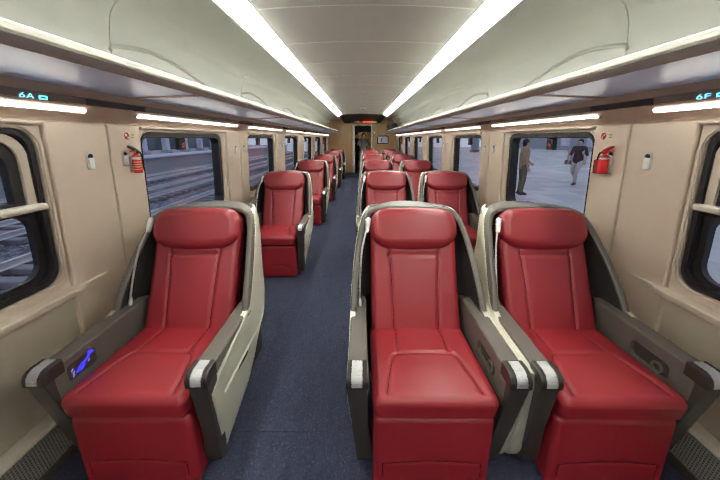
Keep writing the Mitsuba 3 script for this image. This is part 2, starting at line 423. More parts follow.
hook_row = ['nearest the camera', 'second bay', 'third bay', 'fourth bay', 'fifth bay', 'sixth bay']
ordinal = ['nearest', 'second', 'third', 'fourth', 'fifth', 'sixth', 'farthest']
WIN_N = 0
for side, word in ((-1, 'left'), (1, 'right')):
    W = f'wall_{word}'
    structure(W, f'beige panelled {word} side wall of the coach')
    # lower wall and heater grille run the whole length
    put(f'{W}__lower_panel', wall_map(plate(sbox(Y_BACK, 0.0, Y_END, 0.71), -0.06, -0.002), side), 'wall_low', False)
    cove = curve([(0.902, 2.236), (1.06, 2.226), (1.20, 2.203), (1.305, 2.165), (1.365, 2.10), (1.390, 2.0), (1.398, 1.90), (1.392, 1.80), (1.365, 1.70)], 48)
    valance = curve([(1.445, 1.520), (1.436, 1.545), (1.405, 1.568), (1.376, 1.586), (1.355, 1.596), (1.344, 1.605)], 20)
    nb = 8
    for k in range(-1, 6 + 1):
        o = k * BAY
        # pillar: two panels and their coat hooks
        if True:
            pa = (1.356 + o, 1.689 + o); pb = (1.697 + o, 1.944 + o)
            for n_, (a, b) in enumerate((pa, pb)):
                if a > Y_END - 0.1: continue
                b = min(b, Y_END - 0.005)
                put(f'{W}__panel', wall_map(slab(a, b, 0.205, 1.527, -0.05, 0.020, 0.010), side), 'wall_beige')
            put(f'{W}__panel_gap', wall_map(plate(sbox(1.684 + o, 0.19, 1.702 + o, 1.525), -0.05, 0.006), side), 'seam_grey', False)
            # window sill point that runs out over the panel
            tip = hull_pts([(1.356 + o, 0.735, 0.018), (1.356 + o, 0.735, 0.052), (1.356 + o, 0.712, 0.018), (1.356 + o, 0.718, 0.05), (1.555 + o, 0.726, 0.018), (1.555 + o, 0.722, 0.022)])
            put(f'{W}__sill_point', wall_map(tip, side), 'window_cream', 20)
            for yc in (1.557 + o, 1.79 + o):
                if k < 0 or k > 5: continue
                key = nm('coat_hook')
                which = 'on the wide pillar panel of the' if yc < 1.7 + o else 'on the narrow pillar panel of the'
                tag(key, f'oval coat hook, {which} {word} wall, {hook_row[max(k, 0)]}', 'coat hook')
                zc = 1.335
                put(f'{key}__base', wall_map(plate(rrect(yc - 0.022, yc + 0.022, zc - 0.046, zc + 0.046, 0.0215), 0.0185, 0.0260), side), 'steel', 30)
                put(f'{key}__recess', wall_map(plate(rrect(yc - 0.014, yc + 0.014, zc + 0.008, zc + 0.038, 0.013), 0.0250, 0.0270), side), 'cap_black', 30)
                put(f'{key}__flap', wall_map(slab(yc - 0.015, yc + 0.015, zc - 0.040, zc + 0.018, 0.0240, 0.033, 0.006), side), 'lamp_white')
        # window bay
        y0, y1 = (1.949 + o, 3.187 + o)
        if y0 > Y_END - 0.3: break
        y1 = min(y1, Y_END - 0.01)
        hy0, hy1 = (1.951 + o, 3.068 + o)
        if k == -1: y0, (hy0, hy1) = 0.15, (0.19, 1.325)
        hy1 = min(hy1, y1 - 0.02)
        hz0, hz1 = 0.780, 1.492
        hole = rrect(hy0, hy1, hz0, hz1, 0.085)
        put(f'{W}__window_surround', wall_map(plate(sbox(y0, 0.70, y1, 1.530).difference(hole), -0.09, 0.004), side), 'window_cream', False)
        put(f'{W}__window_moulding', wall_map(bevel_ring(rrect(hy0 - (0.03 if k == -1 else 0.0008), hy1 + (0.024 if k == -1 else 0.036), hz0 - 0.03, hz1 + 0.012, 0.11), hole, 0.0, 0.016, 0.008), side), 'window_cream', False)
        put(f'{W}__sill', wall_map(slab(y0, y1 + 0.03, 0.700, 0.735, -0.05, 0.058, 0.010), side), 'window_cream')
        put(f'{W}__header_bead', wall_map(slab(y0 + 0.003, y1, 1.507, 1.526, -0.02, 0.030, 0.008), side), 'window_cream')
        # the window itself
        WIN_N += 1
        wn = f'window_{WIN_N}'
        structure(wn, f'{ordinal[k + 1]} window of the {word} wall, with a black rubber frame')
        if k == -1:
            inner = rrect(hy0 + 0.065, hy1 - 0.062, hz0 + 0.045, hz1 - 0.035, 0.075)
            put(f'{wn}__gasket', wall_map(bevel_ring(hole, rrect(hy0 + 0.030, hy1 - 0.030, hz0 + 0.03, hz1 - 0.022, 0.075), -0.06, -0.002, 0.006), side), 'gasket_black', False)
            up = sbox(hy0, 1.165, hy1, 1.6)
            g_o = rrect(hy0 + 0.029, hy1 - 0.029, 0.9, hz1 - 0.021, 0.10).intersection(up)
            g_i = rrect(hy0 + 0.064, hy1 - 0.064, 0.9, hz1 - 0.048, 0.085).intersection(up)
            put(f'{wn}__blind_frame', wall_map(plate(g_o.difference(g_i), -0.058, -0.012), side), 'window_cream', False)
            h_i = rrect(hy0 + 0.104, hy1 - 0.104, 0.9, hz1 - 0.082, 0.075).intersection(up)
            put(f'{wn}__inner_gasket', wall_map(plate(g_i.difference(h_i), -0.058, -0.024), side), 'gasket_black', False)
            put(f'{wn}__inner_gasket_bar', wall_map(slab(hy0 + 0.07, hy1 - 0.07, 1.170, 1.185, -0.055, -0.026, 0.004), side), 'gasket_black')
            put(f'{wn}__blind_rail', wall_map(slab(hy0 + 0.010, hy1 - 0.010, 1.140, 1.170, -0.055, 0.020, 0.010), side), 'cream_trim')
            put(f'{wn}__lower_gasket', wall_map(plate(rrect(hy0 + 0.028, hy1 - 0.028, hz0 + 0.028, 1.145, 0.02).difference(rrect(hy0 + 0.055, hy1 - 0.058, hz0 + 0.052, 1.125, 0.07)), -0.058, -0.030), side), 'gasket_black', False)
        else:
            put(f'{wn}__gasket', wall_map(bevel_ring(hole, rrect(hy0 + 0.014, hy1 - 0.060, hz0 + 0.055, hz1 - 0.040, 0.055), -0.06, 0.010, 0.006), side), 'gasket_black', False)
            cy = 2.452 + o
            if hy1 > cy + 0.2:
                put(f'{wn}__blind_latch', wall_map(slab(cy - 0.042, cy + 0.042, 1.362, 1.452, -0.05, -0.012, 0.008), side), 'gasket_black')
                put(f'{wn}__latch_symbol', wall_map(plate(rrect(cy - 0.013, cy + 0.013, 1.380, 1.420, 0.012).difference(rrect(cy - 0.006, cy + 0.006, 1.389, 1.411, 0.0055)), -0.0125, -0.011), side), 'fire_red', False)
        pl = plate(sbox(hy0 + 0.02, hz0 + 0.02, hy1 - 0.02, hz1 - 0.015), -0.05, -0.0499)
        q = np.array([wall_pt(y, z, -0.05, side) for y, z in ((hy0 + 0.01, hz0 + 0.01), (hy1 - 0.01, hz0 + 0.01), (hy1 - 0.01, hz1 - 0.01), (hy0 + 0.01, hz1 - 0.01))])
        put(f'{wn}__pane', trimesh.Trimesh(q, [[0, 1, 2], [0, 2, 3]], process=False), 'pane_glass', False)
    # per-bay cove panels, arches, valance, light bars
    cuts = [Y_BACK] + [1.785 + BAY * k for k in range(-1, 6)] + [Y_END]
    for a, b in zip(cuts[:-1], cuts[1:]):
        if b - a < 0.2: continue
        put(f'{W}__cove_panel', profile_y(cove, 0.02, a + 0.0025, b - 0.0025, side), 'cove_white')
    put(f'{W}__cove_backing', profile_y(cove + np.array([0.012, 0.012]), 0.02, Y_BACK, Y_END, side), 'seam_grey')
    cz = cove[::-1]
    for k in range(-1, 6):
        o = k * BAY
        yz = curve([(1.775, 1.915), (1.80, 1.940), (1.90, 1.962), (2.09, 1.985), (2.29, 1.979), (2.53, 1.949), (2.74, 1.909), (2.92, 1.862), (3.08, 1.80)], 48)
        xs = np.interp(yz[:, 1], cz[:, 1], cz[:, 0])
        put(f'{W}__cove_arch', tube(np.column_stack([side * (xs - 0.002), yz[:, 0] + o, yz[:, 1]]), 0.0120, 8), 'arc_grey')
    put(f'{W}__valance', profile_y(valance[::-1], 0.02, Y_BACK, Y_END, side), 'wall_beige')
    for k in range(-1, 6):
        o = k * BAY
        key = thing('wall_light', f'slim white light bar above the {word} windows, {ordinal[k + 1]} from the camera', 'wall light')
        a, b = 1.868 + o, min(3.368 + o, Y_END - 0.2)
        put(f'{key}__diffuser', prism_y(Polygon([(1.370, 1.5815), (1.381, 1.571), (1.390, 1.579), (1.379, 1.590)]).buffer(0.002), a + 0.01, b - 0.01, side), 'lamp_white', 30, **emit(BAR_RADIANCE))
        put(f'{key}__housing', prism_y(Polygon([(1.366, 1.592), (1.386, 1.570), (1.396, 1.572), (1.372, 1.600)]), a, b, side), 'rail_taupe', False)
    # luggage rack
    key = thing('luggage_rack', f'overhead luggage rack along the {word} wall with a cream front edge and blue-grey bottom panels', 'luggage rack')
    put(f'{key}__front_lip', prism_y(Polygon([(0.902, 1.704), (0.897, 1.712), (0.897, 1.728), (0.904, 1.7345), (0.925, 1.736), (0.945, 1.712)]), Y_BACK, Y_END - 0.45, side), 'lip_cream', 30)
    put(f'{key}__edge_rail', prism_y(Polygon([(0.903, 1.7035), (0.916, 1.693), (0.945, 1.683), (0.958, 1.690), (0.945, 1.711)]), Y_BACK, Y_END - 0.45, side), 'lip_taupe', 30)
    rj = [Y_BACK] + [1.785 + BAY * k for k in range(-1, 6)] + [Y_END - 0.45]
    for a, b in zip(rj[:-1], rj[1:]):
        if b - a < 0.1: continue
        put(f'{key}__bottom_panel', prism_y(Polygon([(0.945, 1.687), (1.335, 1.672), (1.335, 1.684), (0.945, 1.699)]), a + 0.012, b - 0.012, side), 'rack_panel', False)
    put(f'{key}__floor_mat', prism_y(Polygon([(0.945, 1.7005), (1.332, 1.686), (1.332, 1.689), (0.945, 1.7035)]), Y_BACK, Y_END - 0.45, side), 'cove_white', False)
    for y in rj[1:-1]:
        put(f'{key}__cross_rib', prism_y(Polygon([(0.945, 1.681), (1.335, 1.665), (1.34, 1.683), (0.945, 1.698)]), y - 0.016, y + 0.016, side), 'rail_taupe', False)
    put(f'{key}__wall_rail', prism_y(Polygon([(1.325, 1.672), (1.330, 1.655), (1.345, 1.633), (1.38, 1.640), (1.38, 1.70), (1.33, 1.70)]), Y_BACK, Y_END - 0.3, side), 'rail_taupe', 20)
    put(f'{key}__cable_slot', prism_y(Polygon([(1.340, 1.637), (1.346, 1.603), (1.375, 1.600), (1.385, 1.64)]), Y_BACK, Y_END - 0.3, side), 'slot_brown', 20)
    for k in range(0, 7):
        a, b = 1.50 + (k - 1) * BAY, min(1.90 + (k - 1) * BAY, Y_END - 0.31)
        put(f'{key}__slot_opening', prism_y(Polygon([(1.3385, 1.634), (1.3445, 1.604), (1.36, 1.604), (1.36, 1.634)]), a, b, side), 'gasket_black', False)
    # heater grille along the floor
    key = f'{W}__heater_cover'
    put(key, prism_y(Polygon([(1.490, 0.200), (1.432, 0.197), (1.420, 0.187), (1.424, 0.176), (1.49, 0.176)]), Y_BACK, Y_END - 0.02, side), 'cream_trim', 25)
    put(f'{key}__grille', prism_y(Polygon([(1.428, 0.178), (1.398, 0.036), (1.41, 0.034), (1.442, 0.178)]), Y_BACK, Y_END - 0.02, side), 'grille', False)
    put(f'{key}__kick_strip', prism_y(Polygon([(1.392, 0.042), (1.384, 0.002), (1.40, 0.002), (1.41, 0.042)]), Y_BACK, Y_END - 0.02, side), 'rail_dark', False)
    # seat number signs glow on the dark slot over the light bars
    key = thing('seat_number_sign', f'glowing cyan seat number {"6A" if side < 0 else "6F"} above the nearest {word} light bar', 'seat number')
    yy, xx = (1.208, 1.352) if side < 0 else (1.318, 1.352)
    t = meshkit.text_mesh('6A' if side < 0 else '6F', 0.020, 0.001, False)
    ic = extrude(rrect(0.076, 0.112, 0.0, 0.018, 0.004).difference(rrect(0.083, 0.105, 0.0055, 0.0125, 0.002)), 0.001)
    t.vertices[:, 0] *= 0.058 / t.vertices[:, 0].max()
    def sign_map(m):
        # text plane leans with the slot face, x of the text along the wall
        v = np.asarray(m.vertices)
        n = np.array([-0.974, 0, -0.225]); up = np.array([-0.225, 0, 0.974])
        p = np.array([1.3465, 0, 1.6055]) + v[:, 1:2] * up * 0.92 + v[:, 2:3] * n + n * 0.0015
        # along
        y = yy + v[:, 0] * (1 if side < 0 else -1)
        p[:, 1] = y
        p[:, 0] *= side
        o_ = trimesh.Trimesh(p, m.faces, process=False)
        if o_.volume < 0: o_.invert()
        return o_
    put(f'{key}__number', sign_map(t), 'gasket_black', False, **emit([0.25, 1.0, 1.5]))
    put(f'{key}__window_symbol', sign_map(ic), 'gasket_black', False, **emit([0.15, 0.9, 1.1]))

# ------------------------------------------------------------------ far end wall, door, vestibule
structure('wall_far', 'wood-grain partition at the far end of the coach')
full = Polygon([(-1.50, 0), (1.50, 0), (1.50, 0.8), (1.45, 1.7), (1.43, 2.1), (1.30, 2.25), (0.95, 2.32), (-0.95, 2.32), (-1.30, 2.25), (-1.43, 2.1), (-1.45, 1.7), (-1.50, 0.8)])
door_hole = sbox(-0.335, -0.02, 0.385, 1.985)
put('wall_far__wood_panel', prism_y(full.difference(door_hole), Y_END, Y_END + 0.06), 'wood', False)
put('wall_far__ledge', cbox((0, Y_END - 0.03, 2.048), (2.1, 0.09, 0.022), 0.004), 'wood', False)
structure('door_1', 'open doorway in the far partition with a pale frame')
put('door_1__jamb', cbox((-0.362, Y_END - 0.005, 0.99), (0.095, 0.12, 1.98), 0.006), 'cream_trim', False)
put('door_1__jamb', cbox((0.392, Y_END - 0.005, 0.99), (0.055, 0.12, 1.98), 0.006), 'cream_trim', False)
put('door_1__lintel', cbox((0.01, Y_END - 0.005, 1.99), (0.82, 0.12, 0.04), 0.006), 'cream_trim', False)
structure('vestibule', 'dim vestibule behind the far doorway')
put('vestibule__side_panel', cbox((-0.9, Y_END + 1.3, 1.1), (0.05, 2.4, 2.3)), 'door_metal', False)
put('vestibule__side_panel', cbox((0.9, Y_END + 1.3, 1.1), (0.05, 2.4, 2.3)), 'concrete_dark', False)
put('vestibule__back_panel', cbox((0, Y_END + 2.5, 1.1), (1.8, 0.05, 2.3)), 'wood', False)
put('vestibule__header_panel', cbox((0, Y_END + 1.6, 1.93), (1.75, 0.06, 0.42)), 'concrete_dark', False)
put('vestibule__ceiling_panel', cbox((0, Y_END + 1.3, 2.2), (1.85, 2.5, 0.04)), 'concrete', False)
key = thing('vestibule_lamp', 'small ceiling lamp in the vestibule behind the far doorway', 'lamp')
put(key, lathe([(0, -0.02), (0.12, -0.02), (0.14, 0.0), (0, 0.0)], (0.0, Y_END + 1.95, 2.18)), 'lamp_white', 30, **emit([9, 7.6, 5.8]))

key = thing('destination_display', 'dark curved display panel with red moving text above the far doorway', 'display')
dp = curve([(Y_END - 0.04, 2.066), (Y_END - 0.16, 2.135), (Y_END - 0.60, 2.20), (11.36, 2.290)], 18)
xs = np.linspace(-0.87, 0.87, 21)
A = np.array([[(x * (0.86 + 0.14 * (j / (len(dp) - 1))), p[0], p[1] - 0.03 * x * x * (j / (len(dp) - 1))) for x in xs] for j, p in enumerate(dp)])
put(f'{key}__panel', solid_grids(A, A + np.array([0, 0.0, 0.03])), 'panel_dark')
blk = [(-0.185, 0.05, [0.9, 0.28, 0.05])] + [(0.05 + 0.052 * i, 0.036, [1.6, 0.10, 0.03]) for i in range(8)] + [(0.475, 0.03, [0.12, 0.8, 0.15])]
put(f'{key}__screen', cbox((0.12, Y_END - 0.19, 2.108), (0.95, 0.02, 0.085), 0.004), 'black_gloss', False)
for i, (x, wd, c) in enumerate(blk):
    yb = Y_END - 0.2025
    strokes = [cbox((x, yb, 2.108 + dz), (wd, 0.004, 0.012), 0.001) for dz in (-0.020, 0.0, 0.020)]
    strokes += [cbox((x + wd * (0.32 if i % 2 else -0.32), yb, 2.108), (0.010, 0.004, 0.052), 0.001)]
    put(f'{key}__lit_character', trimesh.util.concatenate(strokes), 'gasket_black', False, **emit(c))

key = thing('wall_screen', 'grey wall monitor with a black rim right of the far doorway', 'monitor')
put(f'{key}__rim', rbox((0.865, Y_END - 0.03, 1.395), (0.47, 0.06, 0.33), 0.03), 'black_gloss')
put(f'{key}__glass', rbox((0.865, Y_END - 0.057, 1.395), (0.40, 0.012, 0.265), 0.005), 'screen_grey', False)
fig = [cbox((0.80, Y_END - 0.064, 1.36), (0.045, 0.003, 0.12)), cbox((0.83, Y_END - 0.064, 1.42), (0.04, 0.003, 0.06))]
put(f'{key}__picture_shape', trimesh.util.concatenate(fig), 'slate_fabric', False)
key = thing('wall_switch', 'small pale switch plate between the doorway and the monitor', 'switch')
put(key, rbox((0.505, Y_END - 0.008, 1.69), (0.055, 0.02, 0.085), 0.006), 'lamp_white')
# near end of the coach, behind the camera
structure('wall_near', 'plain beige partition behind the camera')
put('wall_near__panel', prism_y(full, Y_BACK - 0.06, Y_BACK), 'wall_beige', False)

# ------------------------------------------------------------------ the recliner seats
def seat_parts(hi, twin=0):
    """ply dicts of one seat, in the frame of the first row with the seat's centre at x = 0: {part path: [dict, ...]}"""
    parts = []
    def add(path, mesh, m, smooth=40):
        parts.append((path, mikit.ply(mesh, m, smooth=smooth)))
    n, m_ = (88, 84) if hi else (36, 34)
    # leg rest: upright padded front
    arch = [(-0.205, -0.125)] + [(-0.205 + 0.41 * t, -0.052 + 0.020 * math.sin(math.pi * t)) for t in np.linspace(0.0, 1, 15)] + [(0.205, -0.125)]
    lr = Pad(0.246, 0.178, 0.15, 0.026, 0.03, ((0, 0.972, 0.182), X3, Z3, -Y3), 0.006, [arch], gd=0.004, gw=0.005)
    add('leg_rest', lr.mesh(n, m_), 'leather')
    add('leg_rest__seam', lr.seam(arch, 0.0018, 50), 'leather_seam')
    add('leg_rest__tag', cbox((0, 0.9680, 0.152), (0.020, 0.004, 0.016), 0.001), 'dark_red', False)
    # seat cushion
    yb, yf, ym = 0.265, -0.262, 0.0
    g1 = [(-0.112, yb), (-0.122, 0.02)]; g2 = [(0.112, yb), (0.122, 0.02)]
    g3 = [(-0.19, -0.225), (-0.178, -0.15), (-0.150, -0.03), (-0.140, -0.008), (-0.122, 0.0), (0.122, 0.0), (0.140, -0.008), (0.150, -0.03), (0.178, -0.15), (0.19, -0.225)]
    sc = Pad(0.250, 0.262, 0.090, 0.038, 0.035, ((0, 1.212, 0.464), X3, np.array([0, 0.9994, -0.03]), np.array([0, 0.03, 0.9994])), 0.014, [g1, g2, g3], gd=0.008, gw=0.008)
    add('seat_cushion', sc.mesh(n, int(m_ * 1.1)), 'leather')
    for g in (g1, g2, g3):
        add('seat_cushion__seam', sc.seam(g, 0.0019, 50), 'leather_seam')
    # backrest
    u = np.array([0, 0.28, 0.60]); u /= np.linalg.norm(u)
    nn = np.array([0, -u[2], u[1]])
    o = np.array([0, 1.41, 0.45]) + u * 0.285
    b1 = [(-0.118, -0.30), (-0.126, -0.05), (-0.140, 0.17), (-0.158, 0.21)]; b2 = [(-x, y) for x, y in b1]
    b3 = [(-0.138, 0.145), (0.138, 0.145)]
    b4 = [(-0.15, 0.118), (0.15, 0.118)]
    bk = Pad(0.241, 0.330, 0.09, 0.035, 0.06, (o, X3, u, nn), 0.010, [b1, b2, [(-0.138, 0.118), (0.138, 0.118)]], gd=0.009, gw=0.008)
    add('backrest', bk.mesh(n, int(m_ * 1.1)), 'leather')
    for g in (b1, b2, [(-0.136, 0.118), (0.136, 0.118)]):
        add('backrest__seam', bk.seam(g, 0.0021, 50), 'leather_seam')
    # headrest: a bolster with a sagging lower edge
    oh = np.array([0, 1.41, 0.45]) + u * 0.553 + nn * 0.048
    def sag(x, y):
        q = 1 - (x / 0.245)**2
        return x * (1 - 0.10 * np.clip((-y - 0.03) / 0.08, 0, 1)**2), y + np.where(y < 0, -0.020 * q * np.clip(-y / 0.1, 0, 1), 0.016 * q * np.clip(y / 0.1, 0, 1))
    hd = Pad(0.245, 0.103, 0.11, 0.050, 0.080, (oh, X3, u, nn), 0.010, [], sag)
    add('headrest', hd.mesh(n, int(m_ * 0.8)), 'leather')
    # shell: an open channel round the backrest
    half = np.array([(0.352, 1.36, 0.56), (0.346, 1.42, 0.66), (0.336, 1.50, 0.77), (0.322, 1.58, 0.87), (0.304, 1.655, 0.955), (0.280, 1.70, 1.010), (0.245, 1.725, 1.038), (0.19, 1.74, 1.050), (0.09, 1.746, 1.056), (0, 1.748, 1.057)])
    C = curve(np.vstack([half * [-1, 1, 1], half[-2::-1]]), 96 if hi else 50)
    t = np.gradient(C, axis=0)
    nrm = np.column_stack([-t[:, 2], np.zeros(len(C)), t[:, 0]])     # outward in x-z, curve runs left to right over the top
    nrm /= np.linalg.norm(nrm, axis=1, keepdims=True)
    if nrm[len(C) // 2, 2] < 0: nrm = -nrm
    th = 0.032
    inner = C - nrm * th
    loops = [inner + [0, 0.016, 0], inner + [0, 0.008, 0], inner * 0.8 + C * 0.2 + [0, 0.0, 0], (C + inner) / 2 + [0, -0.004, 0], C * 0.85 + inner * 0.15, C + [0, 0.008, 0], C + [0, 0.05, 0]]
    def tuck(t_):
        q_ = C * [(1 - 0.37 * t_ * t_) * (1 - 0.02 * min(1, 8 * t_)), 1, 1]
        y_ = C[:, 1] + 0.05
        q_[:, 1] = y_ + (1.955 - y_) * t_
        q_[:, 2] -= 0.012 * t_
        return q_
    back = tuck(1.0)
    loops += [tuck(t_) for t_ in (0.08, 0.25, 0.5, 0.75)] + [back, back - nrm * 0.010] + [tuck(t_) - nrm * 0.010 for t_ in (0.75, 0.5, 0.25, 0.08)] + [inner + [0, 0.05, 0] + nrm * 0.012]
    L = np.array(loops)
    k, q = L.shape[:2]
    f = np.vstack([grid_faces(k, q), np.column_stack([np.arange(q - 1) + (k - 1) * q, np.arange(q - 1), np.arange(1, q)]), np.column_stack([np.arange(q - 1) + (k - 1) * q, np.arange(1, q), np.arange(1, q) + (k - 1) * q])])
    capA = [[i * q, ((i + 1) % k) * q] for i in range(k)]
    v = np.vstack([L.reshape(-1, 3), L[:, 0].mean(0), L[:, -1].mean(0)])
    f = np.vstack([f, [[a, k * q, b] for a, b in capA], [[b + q - 1, k * q + 1, a + q - 1] for a, b in capA]])
    sh = trimesh.Trimesh(v, f, process=False)
    if sh.volume < 0: sh.invert()
    add('shell', sh, 'taupe_plastic', 35)
    # liner: inside of the wings and the back plate
    li = inner + nrm * 0.003 + [0, 0.010, 0]
    lb = li * [0.965, 1, 1]; lb[:, 1] = np.maximum(1.41 + 0.4667 * (li[:, 2] - 0.45) + 0.135, li[:, 1] + 0.03)
    lo = li.copy()
    mid = len(C) // 2
    rows = [li, li * 0.5 + lb * 0.5, lb]
    for s_ in (0.66, 0.33, 0.0):
        r_ = lb.copy(); r_[:, 0] *= s_; r_[:, 1] += 0.012 * (1 - s_); rows.append(r_)
    A = np.array(rows)
    off = np.array([0, 0.012, 0.0]) + 0 * nrm
    Bq = A + off
    Bq[:2] = A[:2] + nrm * 0.012 + [0, 0.002, 0]
    add('shell_liner', solid_grids(A, Bq), 'liner_dark', 35)
    bp = np.vstack([back * [1, 0, 1], [[0.20, 0, 0.06], [-0.20, 0, 0.06]]])
    add('back_panel', prism_y(Polygon(bp[:, [0, 2]]), 1.94, 1.965), 'taupe_plastic', 20)
    # plinth
    add('base_plinth', cbox((0, 1.50, 0.17), (0.46, 0.72, 0.34), 0.01), 'liner_dark', False)
    # arms
    for sd in (-1, 1):
        arm_poly = [(0.985, 0.40), (0.985, 0.575), (1.52, 0.583), (1.58, 0.56), (1.58, 0.34), (1.10, 0.34)]
        arm = bevel_x(arm_poly, 0.268, 0.350, 0.010)
        arm.vertices[:, 0] -= 0.036 * np.clip((arm.vertices[:, 0] - 0.268) / 0.082, 0, 1) * np.clip((0.585 - arm.vertices[:, 2]) / 0.245, 0, 1)
        arm = hull_pts(arm.vertices)
        if sd > 0:
            slot = m3.Manifold.hull_points(np.array([(x, y, z) for x in (0.25, 0.288) for y, z in np.array(rrect(1.075, 1.262, 0.447, 0.520, 0.026).exterior.coords)]))
            am = m3.Manifold(m3.Mesh(np.asarray(arm.vertices, np.float32), np.asarray(arm.faces, np.uint32))) - slot
            arm = tm(am)
        if sd < 0:
            arm.vertices[:, 0] *= -1; arm.invert()
        add('armrest', arm, 'taupe_plastic', False)
        ap = 'armrest' + ('' if sd < 0 else '_001')
        if sd > 0:
            pk = extrude(rrect(1.078, 1.259, 0.450, 0.517, 0.024), 0.003)
            v = pk.vertices; pk = trimesh.Trimesh(np.column_stack([v[:, 2] + 0.2835, v[:, 0], v[:, 1]]), pk.faces, process=False)
            add(ap + '__pocket', pk, 'dark_plastic', False)
            add(ap + '__pocket_ring', lathe([(0.017, -0.004), (0.026, -0.005), (0.028, 0.0), (0.026, 0.005), (0.017, 0.004), (0.017, -0.004)], (0.278, 1.135, 0.468), 'x', 22), 'taupe_plastic')
        # rounded end cap with its silver plate
        prof = [(1.030, 0.528), (1.030, 0.586)] + [(0.985 - 0.042 * math.sin(a), 0.546 + 0.040 * math.cos(a)) for a in np.linspace(0, math.pi / 2, 9)] + [(0.943, 0.528)]
        cap = bevel_x(prof, 0.2650, 0.3525, 0.007)
        pts = [(1.026, 0.5875), (1.005, 0.5880)] + [(0.985 - 0.0437 * math.sin(a), 0.546 + 0.0417 * math.cos(a)) for a in np.linspace(0, math.pi / 2, 12)] + [(0.9413, 0.537)]
        pts = np.array(pts)
        xs = np.linspace(0.290, 0.331, 3)
        Ag = np.array([[(x, p[0], p[1]) for p in pts] for x in xs])
        ctr = np.array([0, 1.0, 0.53])
        Bg = Ag + (ctr - Ag) * np.array([0, 0.05, 0.05])
        pt = solid_grids(Ag, Bg)
        fp = bevel_x([(0.950, 0.530), (1.03, 0.530), (1.045, 0.42), (1.105, 0.045), (1.085, 0.030), (1.050, 0.045)], 0.2720, 0.3510, 0.008)
        fp = fp.subdivide(); v_ = fp.vertices
        side_ = np.clip((v_[:, 0] - 0.269) / 0.08, 0, 1)
        v_[:, 0] -= 0.038 * ((1 - side_) * np.clip((0.34 - v_[:, 2]) / 0.29, 0, 1) + side_ * np.clip((0.50 - v_[:, 2]) / 0.45, 0, 1))
        fp = trimesh.Trimesh(v_, fp.faces, process=False)
        # cream side panel: flush with the floor zone, swelling outwards, cut along the arm and the wing
        zz = np.concatenate([np.linspace(0.04, 0.46, 22), np.linspace(0.47, 0.60, 14), np.linspace(0.62, 1.030, 24)])
        def yfront(z):
            return np.interp(z, [0.04, 0.08, 0.30, 0.47, 0.50, 0.595, 0.66, 0.77, 0.87, 0.955, 1.01, 1.035], [1.10, 1.065, 1.010, 0.968, 1.03, 1.40, 1.465, 1.545, 1.625, 1.70, 1.755, 1.80])
        def yback(z):
            return np.interp(z, [0.04, 0.20, 0.6, 1.035], [1.88, 1.965, 1.98, 1.95])
        def xout(z):
            return np.interp(z, [0.04, 0.10, 0.20, 0.30, 0.42, 0.55, 0.66, 0.77, 0.87, 0.955, 1.01, 1.035], [0.304, 0.314, 0.327, 0.338, 0.349, 0.3520, 0.3495, 0.3395, 0.3255, 0.3075, 0.285, 0.262])
        uu = np.linspace(0, 1, 20)**1.6
        yf, ybk, xo = yfront(zz), yback(zz), xout(zz)
        pair = sd == twin
        if pair:
            xo = np.where(zz < 0.575, 0.3655, xo)
            yf = np.where(zz < 0.56, np.interp(zz, [0.04, 0.10, 0.50, 0.56], [1.085, 1.055, 0.985, 0.990]), yf)
        Yg = yf[:, None] + (ybk - yf)[:, None] * uu[None]
        round_ = np.clip((Yg - yf[:, None]) / 0.012, 0, 1)
        Xg = xo[:, None] - 0.012 * (1 - np.sqrt(np.maximum(1 - (1 - round_)**2, 0))) 
        Y0 = np.maximum(1.48, yf + 0.02)[:, None]
        if pair: Y0 = np.maximum(1.60, Y0)
        Xg = Xg * (1 - 0.37 * np.clip((Yg - Y0) / (1.98 - Y0), 0, 1)**2)
        if not pair: Xg = Xg - 0.06 * np.clip((0.45 - zz[:, None]) / 0.4, 0, 1) * np.clip((Yg - 1.08) / 0.6, 0, 1)
        Zg = np.broadcast_to(zz[:, None], Yg.shape)
        Ag = np.stack([Xg, Yg, Zg], -1)
        Bg = Ag.copy(); Bg[..., 0] = Xg - 0.014
        if pair: Bg[..., 0] = np.where(Zg < 0.58, np.minimum(Bg[..., 0], np.interp(Zg, [0.04, 0.45], [0.300, 0.344])), Bg[..., 0])
        side = solid_grids(Ag, Bg)
        ys = np.linspace(1.06, 1.95, 16)
        lg = tube([(np.interp(0.386, zz, xo) * (1 - 0.37 * max(0, (y_ - 1.48) / 0.5)**2) - 0.0096 * min(1, (y_ - 1.08) / 0.6) - 0.001, y_, 0.386) for y_ in np.linspace(1.07, 1.80, 24)], 0.0065, 8)
        hs = cbox((np.interp(0.362, zz, xo) - 0.0065, 1.30, 0.362), (0.008, 0.12, 0.014), 0.002)
        if pair: lg = hs = None
        for nmx, mm, mt, s_ in ((ap + '__end_cap', cap, 'cap_black', 30), (ap + '__cap_plate', pt, 'silver_plate', 40), (ap + '__front_panel', fp, 'dark_plastic', 30), ('side_panel', side, 'cream_shell', 30),
                                ('side_panel' + ('' if sd < 0 else '_001') + '__ledge', lg, 'cream_shell', 30), ('side_panel' + ('' if sd < 0 else '_001') + '__pull_slot', hs, 'cap_black', False)):
            if mm is None: continue
            if sd < 0:
                mm = mm.copy(); mm.vertices[:, 0] *= -1; mm.invert()
            add(nmx, mm, mt, s_)
    # reading lamp on the left wing as one looks at the seat
    stalk = curve([(-0.302, 1.445, 0.588), (-0.303, 1.458, 0.64), (-0.300, 1.50, 0.74), (-0.291, 1.55, 0.85), (-0.272, 1.597, 0.93), (-0.263, 1.612, 0.958)], 30)
    add('reading_lamp', tube(stalk, 0.0055, 8), 'lamp_grey')
